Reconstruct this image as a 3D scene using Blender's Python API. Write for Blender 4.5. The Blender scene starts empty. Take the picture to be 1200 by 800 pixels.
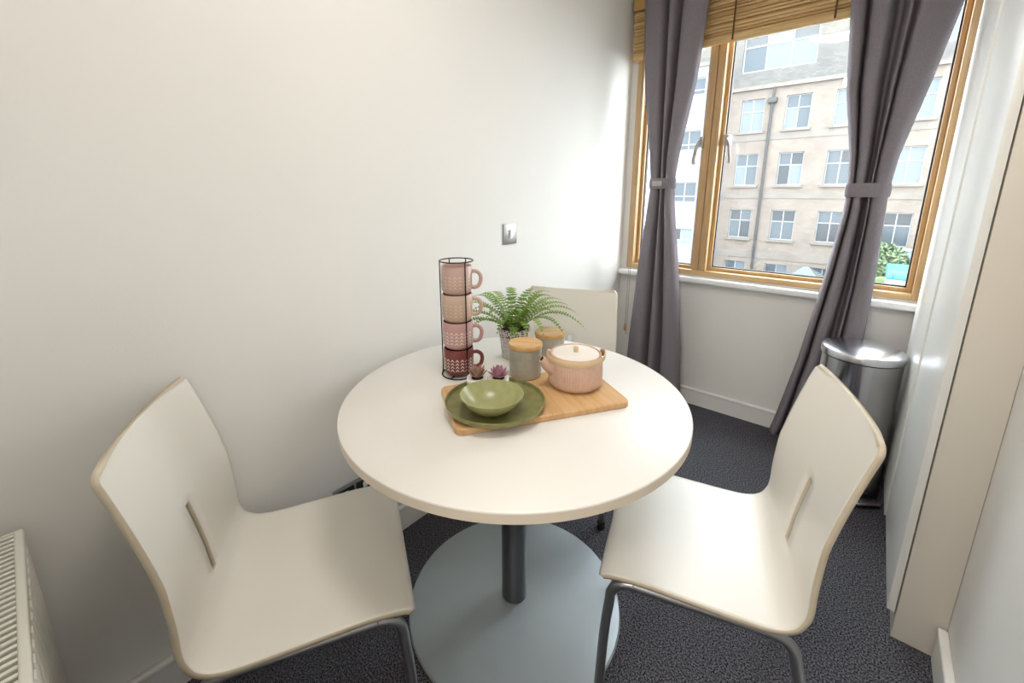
import bpy, bmesh, math, random
from mathutils import Vector, Matrix
R_ = math.radians
rnd = random.Random(7)
scn = bpy.context.scene
col = scn.collection

# ------------------------------------------------------------------ camera
CAM = Vector((1.26, -2.60, 1.296))
YAW, PITCH, FPX, CYPX = 40.46, 12.885, 496.46, 338.85
cd = bpy.data.cameras.new('camera')
cd.sensor_width = 36.0
cd.lens = FPX / 1200 * 36
cd.shift_y = -(400 - CYPX) / 1200
cd.clip_start = 0.02
cam = bpy.data.objects.new('camera', cd)
cam.location = CAM
cam.rotation_euler = (R_(90 - PITCH), 0, R_(YAW))
col.objects.link(cam)
scn.camera = cam
_rot = cam.rotation_euler.to_matrix()
def at(px, py, axis, val):            # pixel -> point on the plane axis = val
    d = _rot @ Vector(((px - 600) / FPX, (CYPX - py) / FPX, -1))
    t = (val - CAM[axis]) / d[axis]
    return CAM + d * t

# ------------------------------------------------------------------ world, exposure
w = bpy.data.worlds.new('overcast_sky')
scn.world = w
w.use_nodes = True
bg = w.node_tree.nodes['Background']
bg.inputs[0].default_value = (0.90, 0.95, 1.0, 1)
bg.inputs[1].default_value = 14.0
scn.view_settings.view_transform = 'Standard'
scn.view_settings.look = 'None'
scn.view_settings.gamma = 1
scn.view_settings.use_curve_mapping = False
scn.view_settings.exposure = 0.0
FILL_NOOK, FILL_HALL = 12.0, 44.0

# ------------------------------------------------------------------ materials
def srgb(r, g, b):
    def f(c):
        c /= 255.0
        return c / 12.92 if c <= 0.04045 else ((c + 0.055) / 1.055) ** 2.4
    return (f(r), f(g), f(b), 1)
MATS = {}
def mat(name, c, rough=0.5, metal=0.0, noise=None, bump=None, coat=0.0, spec=0.5, aniso=None):
    """c: sRGB 0-255. noise=(scale, second colour, stretch), bump=(scale, strength)"""
    m = bpy.data.materials.new(name)
    m.use_nodes = True
    nt = m.node_tree
    p = nt.nodes['Principled BSDF']
    p.inputs['Base Color'].default_value = srgb(*c)
    p.inputs['Roughness'].default_value = rough
    p.inputs['Metallic'].default_value = metal
    p.inputs['Specular IOR Level'].default_value = spec
    if coat:
        p.inputs['Coat Weight'].default_value = coat
    if noise or bump:
        tc = nt.nodes.new('ShaderNodeTexCoord')
    if noise:
        sc, c2, st = noise
        mp = nt.nodes.new('ShaderNodeMapping'); mp.inputs['Scale'].default_value = st
        nz = nt.nodes.new('ShaderNodeTexNoise'); nz.inputs['Scale'].default_value = sc; nz.inputs['Detail'].default_value = 4
        rp = nt.nodes.new('ShaderNodeValToRGB')
        rp.color_ramp.elements[0].position = 0.35; rp.color_ramp.elements[1].position = 0.65
        rp.color_ramp.elements[0].color = srgb(*c); rp.color_ramp.elements[1].color = srgb(*c2)
        nt.links.new(tc.outputs['Object'], mp.inputs[0]); nt.links.new(mp.outputs[0], nz.inputs['Vector'])
        nt.links.new(nz.outputs[0], rp.inputs[0]); nt.links.new(rp.outputs[0], p.inputs['Base Color'])
    if bump:
        sc, stg = bump
        nb = nt.nodes.new('ShaderNodeTexNoise'); nb.inputs['Scale'].default_value = sc; nb.inputs['Detail'].default_value = 3
        bp = nt.nodes.new('ShaderNodeBump'); bp.inputs['Strength'].default_value = stg; bp.inputs['Distance'].default_value = 0.01
        nt.links.new(tc.outputs['Object'], nb.inputs['Vector']); nt.links.new(nb.outputs[0], bp.inputs['Height'])
        nt.links.new(bp.outputs[0], p.inputs['Normal'])
    MATS[name] = m
    return m
U = (1, 1, 1)
mat('wall', (232, 229, 224), 0.75, noise=(1.5, (229, 227, 222), U), bump=(180, 0.03), spec=0.25)
mat('ceiling', (240, 238, 234), 0.8)
mat('trim', (236, 234, 230), 0.35)
mat('sill_paint', (240, 240, 240), 0.3)
mat('frame_wood', (200, 166, 120), 0.4, noise=(9, (186, 150, 104), (6, 6, 0.5)), bump=(60, 0.04))
mat('frame_wood_h', (204, 172, 126), 0.4, noise=(9, (190, 155, 108), (0.5, 6, 6)), bump=(60, 0.04))
mat('gasket', (35, 34, 36), 0.6)
mat('blind_wood', (228, 196, 142), 0.55, noise=(14, (202, 164, 110), (0.4, 8, 12)))
mat('blind_wood_dark', (206, 168, 114), 0.6, noise=(14, (180, 140, 90), (0.4, 8, 12)))
mat('headrail_wood', (205, 165, 105), 0.5, noise=(12, (190, 146, 86), (0.4, 8, 8)))
mat('cord', (150, 140, 125), 0.9)
mat('blind_tape', (95, 70, 40), 0.9)
mat('curtain', (134, 127, 133), 0.85, noise=(220, (124, 118, 124), U), bump=(500, 0.12), spec=0.25)
mat('clasp', (176, 172, 168), 0.4, 0.6)
mat('chair_white', (231, 227, 218), 0.34, noise=(4, (228, 223, 213), U))
mat('chair_edge', (202, 191, 170), 0.5, noise=(12, (190, 177, 154), U))
mat('chrome_dark', (150, 152, 156), 0.3, 0.9)
mat('rubber', (28, 28, 30), 0.7)
mat('table_white', (230, 226, 220), 0.34)
mat('table_edge', (226, 214, 196), 0.45)
mat('steel_column', (112, 112, 115), 0.36, 1.0)
mat('base_steel', (176, 184, 188), 0.42, 0.45, noise=(3, (168, 176, 181), U))
mat('cupboard', (232, 231, 226), 0.30)
mat('cupboard_side', (220, 213, 200), 0.4)
mat('cupboard_gap', (110, 100, 92), 0.8)
mat('bin_steel', (200, 200, 204), 0.16, 1.0)
mat('bin_lid', (205, 205, 210), 0.22, 1.0)
mat('black_plastic', (24, 24, 26), 0.45)
mat('switch_steel', (158, 156, 154), 0.38, 0.8)
mat('white_plastic', (240, 240, 238), 0.3)
mat('radiator', (226, 223, 212), 0.35)
mat('radiator_shade', (30, 29, 28), 0.8)
mat('board_wood', (214, 176, 128), 0.45, noise=(10, (202, 158, 108), (8, 0.5, 4)), bump=(70, 0.03))
mat('lid_wood', (214, 176, 122), 0.45, noise=(16, (196, 152, 98), (0.5, 5, 5)))
mat('green_glaze', (138, 136, 86), 0.32, noise=(40, (120, 118, 70), U))
mat('green_glaze_light', (166, 166, 116), 0.28, noise=(50, (156, 156, 106), U))
mat('jar_grey', (180, 178, 164), 0.35, noise=(60, (170, 168, 154), U))
mat('teapot_pink', (216, 184, 164), 0.5, noise=(90, (210, 176, 156), U))
mat('teapot_lid', (232, 224, 214), 0.35)
mat('leather', (216, 190, 152), 0.6)
mat('leather_dark', (150, 108, 76), 0.6)
mat('mug_a', (202, 172, 162), 0.35); mat('mug_b', (202, 174, 156), 0.35)
mat('mug_c', (194, 154, 150), 0.35); mat('mug_d', (122, 58, 58), 0.3)
mat('mug_inside', (236, 226, 218), 0.4)
mat('print', (240, 226, 214), 0.5); mat('print_b', (226, 202, 180), 0.5)
mat('wire', (34, 32, 34), 0.45, 0.6)
mat('pot_rim', (210, 204, 198), 0.6)
mat('pot_body', (222, 220, 216), 0.6, noise=(110, (190, 187, 183), U), bump=(140, 0.3))
mat('soil', (52, 40, 32), 0.95)
mat('fern', (132, 160, 64), 0.5, noise=(30, (96, 134, 48), U))
mat('fern_dark', (104, 142, 58), 0.5, noise=(30, (82, 120, 48), U))
mat('fern_stem', (134, 158, 70), 0.5)
mat('succulent_red', (196, 124, 126), 0.5, noise=(90, (170, 150, 130), U))
mat('succulent_mauve', (206, 160, 172), 0.5, noise=(120, (182, 132, 150), U))
mat('white_ceramic', (236, 234, 228), 0.3)
mat('fill_lamp_body', (240, 240, 238), 0.4)
# outside
mat('render_white', (112, 115, 120), 0.8, noise=(0.4, (107, 110, 115), U))
mat('stone_pale', (96, 90, 84), 0.8, noise=(1.2, (86, 81, 76), U))
mat('ext_frame', (118, 120, 122), 0.5)
mat('ext_pipe', (38, 39, 42), 0.6)
mat('asphalt', (74, 74, 76), 0.9, noise=(2, (66, 66, 68), U))
mat('grass', (88, 104, 66), 0.9, noise=(3, (74, 92, 56), U))
mat('leaf_out', (72, 88, 58), 0.8, noise=(4, (52, 70, 44), U))
mat('teal', (50, 120, 122), 0.45); mat('teal_dark', (22, 76, 86), 0.4)
mat('pale_blue', (92, 104, 118), 0.5)
mat('roof_dark', (96, 96, 100), 0.8)

def carpet():
    m = bpy.data.materials.new('carpet'); m.use_nodes = True; nt = m.node_tree; p = nt.nodes['Principled BSDF']
    tc = nt.nodes.new('ShaderNodeTexCoord')
    n1 = nt.nodes.new('ShaderNodeTexNoise'); n1.inputs['Scale'].default_value = 215; n1.inputs['Detail'].default_value = 4; n1.inputs['Roughness'].default_value = 0.65
    n2 = nt.nodes.new('ShaderNodeTexNoise'); n2.inputs['Scale'].default_value = 5
    rp = nt.nodes.new('ShaderNodeValToRGB')
    rp.color_ramp.elements[0].position = 0.42; rp.color_ramp.elements[1].position = 0.62
    rp.color_ramp.elements[0].color = srgb(24, 24, 29); rp.color_ramp.elements[1].color = srgb(128, 127, 135)
    bp = nt.nodes.new('ShaderNodeBump'); bp.inputs['Strength'].default_value = 0.9; bp.inputs['Distance'].default_value = 0.006
    L = nt.links.new
    L(tc.outputs['Object'], n1.inputs['Vector']); L(n1.outputs[0], rp.inputs[0]); L(rp.outputs[0], p.inputs['Base Color'])
    L(n1.outputs[0], bp.inputs['Height']); L(bp.outputs[0], p.inputs['Normal'])
    p.inputs['Roughness'].default_value = 0.95; p.inputs['Specular IOR Level'].default_value = 0.15
    MATS['carpet'] = m
carpet()
def glass(name, tint, refl):
    m = bpy.data.materials.new(name); m.use_nodes = True; nt = m.node_tree
    nt.nodes.remove(nt.nodes['Principled BSDF'])
    t = nt.nodes.new('ShaderNodeBsdfTransparent'); t.inputs[0].default_value = tint
    g = nt.nodes.new('ShaderNodeBsdfGlossy'); g.inputs['Roughness'].default_value = 0.02
    x = nt.nodes.new('ShaderNodeMixShader'); x.inputs[0].default_value = refl
    nt.links.new(t.outputs[0], x.inputs[1]); nt.links.new(g.outputs[0], x.inputs[2])
    nt.links.new(x.outputs[0], nt.nodes['Material Output'].inputs[0]); MATS[name] = m
glass('pane_glass', (0.96, 0.98, 0.98, 1), 0.05)
mat('ext_pane', (54, 62, 68), 0.2, spec=0.3)
mat('ext_pane_pale', (80, 88, 95), 0.2, spec=0.3)
mat('ext_pane_dark', (36, 41, 46), 0.2, spec=0.3)
def brick(name, a, b, mortar, sc):
    m = bpy.data.materials.new(name); m.use_nodes = True; nt = m.node_tree; p = nt.nodes['Principled BSDF']
    tc = nt.nodes.new('ShaderNodeTexCoord'); sep = nt.nodes.new('ShaderNodeSeparateXYZ'); cmb = nt.nodes.new('ShaderNodeCombineXYZ')
    br = nt.nodes.new('ShaderNodeTexBrick'); br.inputs['Scale'].default_value = sc
    br.inputs['Color1'].default_value = srgb(*a); br.inputs['Color2'].default_value = srgb(*b); br.inputs['Mortar'].default_value = srgb(*mortar)
    br.inputs['Mortar Size'].default_value = 0.018
    n = nt.nodes.new('ShaderNodeTexNoise'); n.inputs['Scale'].default_value = 0.9; n.inputs['Detail'].default_value = 6
    mx = nt.nodes.new('ShaderNodeMix'); mx.data_type = 'RGBA'; mx.blend_type = 'MULTIPLY'; mx.inputs[0].default_value = 0.55
    rp = nt.nodes.new('ShaderNodeValToRGB'); rp.color_ramp.elements[0].position = 0.3; rp.color_ramp.elements[1].position = 0.7
    rp.color_ramp.elements[0].color = (0.62, 0.6, 0.6, 1); rp.color_ramp.elements[1].color = (1, 1, 1, 1)
    L = nt.links.new
    L(tc.outputs['Object'], sep.inputs[0]); L(sep.outputs[0], cmb.inputs[0]); L(sep.outputs[2], cmb.inputs[1])
    L(cmb.outputs[0], br.inputs['Vector']); L(tc.outputs['Object'], n.inputs['Vector']); L(n.outputs[0], rp.inputs[0])
    L(br.outputs[0], mx.inputs[6]); L(rp.outputs[0], mx.inputs[7]); L(mx.outputs[2], p.inputs['Base Color'])
    p.inputs['Roughness'].default_value = 0.9; MATS[name] = m
brick('brick_tan', (106, 98, 91), (96, 87, 79), (102, 97, 92), 2.2)
brick('brick_white', (92, 90, 87), (79, 78, 76), (60, 60, 59), 2.2)
def lace():
    m = bpy.data.materials.new('lace_rim'); m.use_nodes = True; nt = m.node_tree; p = nt.nodes['Principled BSDF']
    tc = nt.nodes.new('ShaderNodeTexCoord'); v = nt.nodes.new('ShaderNodeTexVoronoi'); v.inputs['Scale'].default_value = 120
    rp = nt.nodes.new('ShaderNodeValToRGB'); rp.color_ramp.interpolation = 'CONSTANT'
    rp.color_ramp.elements[0].color = srgb(70, 62, 58); rp.color_ramp.elements[1].color = srgb(216, 208, 204); rp.color_ramp.elements[1].position = 0.42
    nt.links.new(tc.outputs['Object'], v.inputs['Vector']); nt.links.new(v.outputs['Distance'], rp.inputs[0]); nt.links.new(rp.outputs[0], p.inputs['Base Color'])
    p.inputs['Roughness'].default_value = 0.7; MATS['lace_rim'] = m
lace()

# ------------------------------------------------------------------ mesh helpers
def catmull(pts, n):
    pts = [Vector(p) for p in pts]; P = [2 * pts[0] - pts[1]] + pts + [2 * pts[-1] - pts[-2]]
    out = []
    for i in range(len(pts) - 1):
        a, b, c, d = P[i:i + 4]
        for k in range(n):
            t = k / n
            out.append(0.5 * ((2 * b) + (c - a) * t + (2 * a - 5 * b + 4 * c - d) * t * t + (3 * b - a - 3 * c + d) * t ** 3))
    out.append(pts[-1])
    return out
def interp(tab, z):
    for (a, va), (b, vb) in zip(tab, tab[1:]):
        if a <= z <= b:
            t = (z - a) / (b - a); t = t * t * (3 - 2 * t) if False else t
            return va + (vb - va) * t
    return tab[0][1] if z < tab[0][0] else tab[-1][1]
class MB:
    def __init__(s): s.bm = bmesh.new()
    def merge(s, b2, mx=None):
        if mx is not None: bmesh.ops.transform(b2, matrix=mx, verts=b2.verts)
        me = bpy.data.meshes.new('t'); b2.to_mesh(me); b2.free(); s.bm.from_mesh(me); bpy.data.meshes.remove(me)
    def box(s, lo, hi, bev=0.0, seg=2, mx=None):
        b = bmesh.new(); bmesh.ops.create_cube(b, size=1)
        for v in b.verts:
            for k in range(3): v.co[k] = lo[k] + (v.co[k] + 0.5) * (hi[k] - lo[k])
        if bev: bmesh.ops.bevel(b, geom=b.edges[:], offset=bev, segments=seg, affect='EDGES', profile=0.5)
        s.merge(b, mx); return s
    def lathe(s, prof, n=48, mx=None, closed=False, rfun=None):
        b = bmesh.new(); rings = []
        for j, (r, z) in enumerate(prof):
            if r < 1e-6: rings.append([b.verts.new((0, 0, z))]); continue
            ring = []
            for i in range(n):
                a = 2 * math.pi * i / n
                rr = r * (rfun(a, j, z) if rfun else 1)
                ring.append(b.verts.new((rr * math.cos(a), rr * math.sin(a), z)))
            rings.append(ring)
        prs = list(zip(rings, rings[1:]))
        if closed: prs.append((rings[-1], rings[0]))
        for A, B in prs:
            for i in range(n):
                j = (i + 1) % n
                if len(A) == 1 and len(B) == 1: continue
                if len(A) == 1: b.faces.new((A[0], B[j], B[i]))
                elif len(B) == 1: b.faces.new((A[i], A[j], B[0]))
                else: b.faces.new((A[i], A[j], B[j], B[i]))
        bmesh.ops.recalc_face_normals(b, faces=b.faces)
        s.merge(b, mx); return s
    def tube(s, pts, r, n=10, cap=True, loop=False, flat=None, up=None):
        """r: radius or list; flat=(a,b) elliptical section"""
        pts = [Vector(p) for p in pts]; b = bmesh.new(); rings = []; N = len(pts)
        prev = None
        for i, p in enumerate(pts):
            if loop: t = pts[(i + 1) % N] - pts[i - 1]
            else: t = pts[min(i + 1, N - 1)] - pts[max(i - 1, 0)]
            t.normalize()
            if prev is None:
                u = Vector(up) if up else (Vector((0, 0, 1)) if abs(t.z) < 0.9 else Vector((1, 0, 0)))
            else: u = prev
            if up and abs(t.dot(Vector(up))) < 0.95: u = Vector(up)
            u = (u - t * u.dot(t)).normalized(); prev = u; v = t.cross(u)
            rr = r[i] if isinstance(r, (list, tuple)) else r
            fa, fb = flat if flat else (1, 1)
            rings.append([b.verts.new(p + u * (rr * fa * math.cos(2 * math.pi * k / n)) + v * (rr * fb * math.sin(2 * math.pi * k / n))) for k in range(n)])
        prs = list(zip(rings, rings[1:]))
        if loop: prs.append((rings[-1], rings[0]))
        for A, B in prs:
            for k in range(n): b.faces.new((A[k], A[(k + 1) % n], B[(k + 1) % n], B[k]))
        if cap and not loop:
            b.faces.new(rings[0][::-1]); b.faces.new(rings[-1])
        bmesh.ops.recalc_face_normals(b, faces=b.faces)
        s.merge(b); return s
    def quad(s, *ps):
        s.bm.faces.new([s.bm.verts.new(p) for p in ps]); return s
    def build(s, name, m, parent=None, smooth=True, ang=35, loc=None):
        me = bpy.data.meshes.new(name); s.bm.to_mesh(me); s.bm.free()
        for mm in (m if isinstance(m, (list, tuple)) else [m]): me.materials.append(MATS[mm])
        if smooth:
            me.polygons.foreach_set('use_smooth', [True] * len(me.polygons)); me.set_sharp_from_angle(angle=R_(ang))
        o = bpy.data.objects.new(name, me); col.objects.link(o)
        if parent: o.parent = parent
        if loc: o.location = loc
        return o
def tag(o, label=None, cat=None, group=None, kind=None):
    if label: o['label'] = label
    if cat: o['category'] = cat
    if group: o['group'] = group
    if kind: o['kind'] = kind
    return o
def thing(name, loc, rz=0, label=None, cat=None, group=None, kind=None):
    o = bpy.data.objects.new(name, None); col.objects.link(o); o.empty_display_size = 0.05
    o.location = loc; o.rotation_euler = (0, 0, rz)
    return tag(o, label, cat, group, kind)
def copy_tree(o, parent=None):
    c = o.copy(); col.objects.link(c); c.parent = parent
    for ch in list(o.children): copy_tree(ch, c)
    return c
def T(x=0, y=0, z=0, rz=0, rx=0, ry=0):
    return Matrix.Translation((x, y, z)) @ Matrix.Rotation(rz, 4, 'Z') @ Matrix.Rotation(ry, 4, 'Y') @ Matrix.Rotation(rx, 4, 'X')
def struct(name, lo, hi, m, bev=0):
    return tag(MB().box(lo, hi, bev).build(name, m), kind='structure')

# ================================================================== SETTING
XR, YB, ZC = 1.575, -5.2, 2.6             # right wall, far end of the hall, ceiling
WX0, WX1, WZ0, WZ1 = 0.04, 1.47, 0.815, 2.37   # window opening
struct('floor', (-0.15, YB, -0.1), (XR + 0.15, 0.25, 0), 'carpet')
struct('ceiling', (-0.15, YB, ZC), (XR + 0.15, 0.25, ZC + 0.1), 'ceiling')
struct('wall_left', (-0.15, YB, 0), (0, 0.0, ZC), 'wall')
struct('wall_right', (XR, YB, 0), (XR + 0.15, 0.0, ZC), 'wall')
struct('wall_back', (-0.15, YB - 0.1, 0), (XR + 0.15, YB, ZC), 'wall')
struct('wall_radiator', (0, -2.95, 0), (0.80, -2.83, ZC), 'wall')
b = MB()
b.box((-0.15, 0, 0), (XR + 0.15, 0.25, WZ0)); b.box((-0.15, 0, WZ1), (XR + 0.15, 0.25, ZC))
b.box((-0.15, 0, WZ0), (WX0, 0.25, WZ1)); b.box((WX1, 0, WZ0), (XR + 0.15, 0.25, WZ1))
tag(b.build('wall_window', 'wall'), kind='structure')
def baseboard(name, lo, hi, axis, sgn):
    """board with a rounded proud lip at the top; axis = thin axis, sgn = room side"""
    root = thing(name, (0, 0, 0), kind='structure')
    MB().box(lo, (hi[0], hi[1], hi[2] - 0.018), 0.0).build('board', 'trim', root)
    l2, h2 = list(lo), list(hi); l2[2] = hi[2] - 0.018
    if sgn > 0: h2[axis] += 0.004
    else: l2[axis] -= 0.004
    MB().box(l2, h2, 0.005, 3).build('top_lip', 'trim', root)
baseboard('baseboard_left', (0, -2.83, 0), (0.016, -0.016, 0.105), 0, 1)
baseboard('baseboard_window', (0.0, -0.016, 0), (XR, 0, 0.105), 1, -1)
baseboard('baseboard_right', (XR - 0.018, YB, 0), (XR, -1.106, 0.112), 0, -1)
baseboard('baseboard_radiator', (0.016, -2.83, 0), (0.80, -2.814, 0.105), 1, 1)

# ---- sill
o = MB().box((0.0, -0.045, 0.772), (1.478, 0.0, 0.806), 0.008, 3).build('trim_1', 'sill_paint'); tag(o, 'white painted window sill under the timber window', kind='structure')

# ---- window
win = thing('window_1', (0.75, 0.0, WZ0), label='timber framed window with two lights and cockspur handles', kind='structure')
WL = Vector((0.75, 0.0, WZ0))
def wpart(name, m, boxes, bev=0.003, parent=None):
    b = MB()
    for lo, hi in boxes: b.box(tuple(Vector(lo) - WL), tuple(Vector(hi) - WL), bev, 2)
    return b.build(name, m, parent or win)
fy0, fy1 = -0.006, 0.09
wpart('jamb', 'frame_wood', [((WX0, fy0, WZ0), (WX0 + 0.042, fy1, WZ1))])
wpart('jamb', 'frame_wood', [((WX1 - 0.042, fy0, WZ0), (WX1, fy1, WZ1))])
wpart('bottom_rail', 'frame_wood_h', [((WX0 + 0.042, fy0, WZ0), (WX1 - 0.042, fy1, WZ0 + 0.030))])
wpart('top_rail', 'frame_wood_h', [((WX0 + 0.042, fy0, WZ1 - 0.045), (WX1 - 0.042, fy1, WZ1))])
MX0, MX1 = 0.458, 0.532
mu = wpart('mullion', 'frame_wood', [((MX0, fy0, WZ0 + 0.030), (MX0 + 0.033, fy1, WZ1 - 0.045)), ((MX0 + 0.036, fy0, WZ0 + 0.030), (MX1, fy1, WZ1 - 0.045)), ((MX0 + 0.030, 0.004, WZ0 + 0.03), (MX0 + 0.04, fy1, WZ1 - 0.045))])
for x0, x1 in ((WX0 + 0.042, MX0), (MX1, WX1 - 0.042)):
    z0, z1 = WZ0 + 0.030, WZ1 - 0.045
    sw = 0.02
    sash = wpart('sash', 'frame_wood', [((x0, 0.036, z0), (x0 + sw, 0.085, z1)), ((x1 - sw, 0.036, z0), (x1, 0.085, z1)),
                                   ((x0 + sw, 0.036, z0), (x1 - sw, 0.085, z0 + sw)), ((x0 + sw, 0.036, z1 - sw), (x1 - sw, 0.085, z1))], 0.002)
    g = 0.006
    x0 += sw; x1 -= sw; z0 += sw; z1 -= sw
    wpart('gasket', 'gasket', [((x0, 0.052, z0), (x0 + g, 0.074, z1)), ((x1 - g, 0.052, z0), (x1, 0.074, z1)),
                               ((x0 + g, 0.052, z0), (x1 - g, 0.074, z0 + g)), ((x0 + g, 0.052, z1 - g), (x1 - g, 0.074, z1))], 0, sash)
    wpart('pane', 'pane_glass', [((x0 + 0.002, 0.060, z0 + 0.002), (x1 - 0.002, 0.064, z1 - 0.002))], 0, sash)
for xs, sg in ((MX0 - 0.012, -1), (MX1 + 0.045, 1)):
    b = MB()
    h = [(0, -0.012, 0.0), (sg * 0.006, -0.026, -0.004), (sg * 0.018, -0.030, -0.03), (sg * 0.024, -0.030, -0.07), (sg * 0.030, -0.028, -0.105), (sg * 0.026, -0.026, -0.125)]
    b.tube(catmull([Vector(p) for p in h], 5), 0.0095, 10, flat=(1.0, 0.75))
    b.box((-0.012, -0.014, -0.03), (0.012, 0.05, 0.025), 0.003)
    b.build('handle', 'clasp', win, loc=Vector((xs, 0, 1.575)) - WL)

# ================================================================== CUPBOARD
CX, CY0 = 1.448, -1.10
cup = thing('cupboard', (1.52, -0.55, 0), label='tall glossy white built-in cupboard beside the window', cat='cupboard')
CL = Vector((1.52, -0.55, 0))
def cpart(name, lo, hi, m, bev=0.002, parent=None):
    return MB().box(tuple(Vector(lo) - CL), tuple(Vector(hi) - CL), bev, 2).build(name, m, parent or cup)
cpart('carcass', (CX + 0.022, CY0 + 0.002, 0.0), (XR - 0.001, -0.002 - 0.02, 2.45), 'cupboard_side', 0.001)
cpart('door', (CX, CY0, 0.088), (CX + 0.018, -0.621, 2.43), 'cupboard', 0.0015)
cpart('door', (CX - 0.005, -0.612, 0.088), (CX + 0.018, -0.115, 2.43), 'cupboard', 0.0015)
cpart('filler_panel', (CX + 0.004, -0.110, 0.088), (CX + 0.022, -0.022, 2.43), 'cupboard', 0.001)

# ================================================================== TABLE
TX, TY, TR, TZ = 0.529, -1.731, 0.48, 0.732
tab = thing('round_table', (TX, TY, 0), label='round white pedestal table with a satin steel disc foot', cat='table')
b = MB().lathe([(0, TZ - 0.002 + 0.002), (TR - 0.004, TZ), (TR - 0.001, TZ - 0.0015), (TR, TZ - 0.004)], 128)
b.build('tabletop', 'table_white', tab)
MB().lathe([(TR, TZ - 0.004), (TR, TZ - 0.025), (TR - 0.003, TZ - 0.028), (0, TZ - 0.028)], 128).build('edge_band', 'table_edge', tab)
MB().lathe([(0, 0.012), (0.040, 0.012), (0.0405, 0.018), (0.0405, 0.69), (0.12, 0.692), (0.12, TZ - 0.028), (0, TZ - 0.028)], 64).build('column', 'steel_column', tab)
MB().lathe([(0, 0.014), (0.30, 0.0125), (0.334, 0.010), (0.338, 0.006), (0.338, 0.001), (0, 0.001)], 128).build('base_disc', 'base_steel', tab)

# ================================================================== CHAIRS
def make_chair():
    root = thing('dining_chair', (0, 0, 0), cat='chair', group='white shell chairs around the table')
    prof = catmull([Vector((a, c, 0)) for a, c in [(0.412, 0.390), (0.405, 0.404), (0.382, 0.414), (0.31, 0.419), (0.2, 0.414), (0.09, 0.409), (0.045, 0.412), (0.018, 0.424), (0.002, 0.446), (-0.008, 0.475), (-0.016, 0.54), (-0.030, 0.62), (-0.048, 0.705), (-0.070, 0.79), (-0.088, 0.852)]], 4)
    # arc length along the profile
    L = [0.0]
    for a, c in zip(prof, prof[1:]): L.append(L[-1] + (c - a).length)
    tot = L[-1]
    def half(s, z):
        h = 0.218 - 0.012 * min(1, max(0, (z - 0.43) / 0.42))
        for d, rr in ((s, 0.026), (tot - s, 0.014)):
            if d < rr: h -= rr - math.sqrt(max(0, rr * rr - (rr - d) ** 2))
        return h
    us = [-1, -0.96, -0.88, -0.75, -0.6, -0.4, -0.2, -0.046, 0.046, 0.2, 0.4, 0.6, 0.75, 0.88, 0.96, 1]
    bm = bmesh.new(); grid = []
    # refine end rows
    rows = []
    for i, p in enumerate(prof): rows.append((L[i], p.x, p.y))
    def sample(s):
        for i in range(len(L) - 1):
            if L[i] <= s <= L[i + 1]:
                t = (s - L[i]) / (L[i + 1] - L[i]); q = prof[i].lerp(prof[i + 1], t); return (s, q.x, q.y)
        return (tot, prof[-1].x, prof[-1].y)
    extra = [sample(tot - d) for d in (0.001, 0.003, 0.006, 0.010, 0.014)] + [sample(d) for d in (0.001, 0.003, 0.007, 0.013, 0.03)]
    rows = sorted(rows + extra)
    for s, f, z in rows:
        h = half(s, z); wgt = min(1, max(0, (z - 0.43) / 0.2))
        grid.append([bm.verts.new((u * h, f + 0.024 * wgt * u * u, z + (1 - wgt) * 0.004 * u * u)) for u in us])
    for i in range(len(grid) - 1):
        zm = 0.5 * (rows[i][2] + rows[i + 1][2])
        for j in range(len(us) - 1):
            if us[j] == -0.046 and 0.463 < zm < 0.632 and rows[i][1] < 0: continue
            bm.faces.new((grid[i][j], grid[i][j + 1], grid[i + 1][j + 1], grid[i + 1][j]))
    bmesh.ops.recalc_face_normals(bm, faces=bm.faces)
    bm.faces.ensure_lookup_table()
    f0 = min(bm.faces, key=lambda f: abs(f.calc_center_median().y - 0.2))
    if f0.normal.z < 0: bmesh.ops.reverse_faces(bm, faces=bm.faces)
    m = MB(); m.bm.free(); m.bm = bm
    sh = m.build('shell', ['chair_white', 'chair_edge'], root, ang=60)
    sd = sh.modifiers.new('thickness', 'SOLIDIFY'); sd.thickness = 0.0115; sd.offset = -1; sd.material_offset_rim = 1
    # frame: two inverted U tubes, split into legs and rails
    r = 0.012
    for sx in (-1, 1):
        x = sx * 0.196
        fl = [(x + sx * 0.008, 0.398, 0.012), (x + sx * 0.004, 0.392, 0.22), (x, 0.384, 0.32), (x, 0.380, 0.352), (x, 0.362, 0.378), (x, 0.330, 0.387)]
        rl = [(x + sx * 0.008, -0.070, 0.012), (x + sx * 0.004, -0.036, 0.20), (x, -0.008, 0.32), (x, 0.000, 0.352), (x, 0.020, 0.376), (x, 0.05, 0.384)]
        for q in (fl, rl):
            lg = MB().tube(catmull(q, 5), r, 12).build('leg', 'chrome_dark', root, ang=60)
            MB().lathe([(0, 0.0), (0.015, 0.0), (0.016, 0.004), (0.015, 0.03), (0.0125, 0.034)], 16, T(q[0][0], q[0][1], 0)).build('foot_cap', 'rubber', lg)
        MB().tube([(x, 0.330, 0.387), (x, 0.18, 0.3855), (x, 0.05, 0.384)], r, 12).build('side_rail', 'chrome_dark', root, ang=60)
    for y in (0.29, 0.09):
        MB().tube([(-0.188, y, 0.385), (0.188, y, 0.385)], 0.009, 10).build('cross_bar', 'chrome_dark', root, ang=60)
    return root
ch = make_chair()
def place(o, cx, cy, fx, fy, label):
    """cx,cy: middle of the back's top edge; (fx,fy): the way the chair faces"""
    n = math.hypot(fx, fy); fx /= n; fy /= n
    o.location = (cx + fx * 0.088, cy + fy * 0.088, 0)
    o.rotation_euler = (0, 0, math.atan2(-fx, fy)); o['label'] = label
ch2, ch3 = copy_tree(ch), copy_tree(ch)
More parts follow.
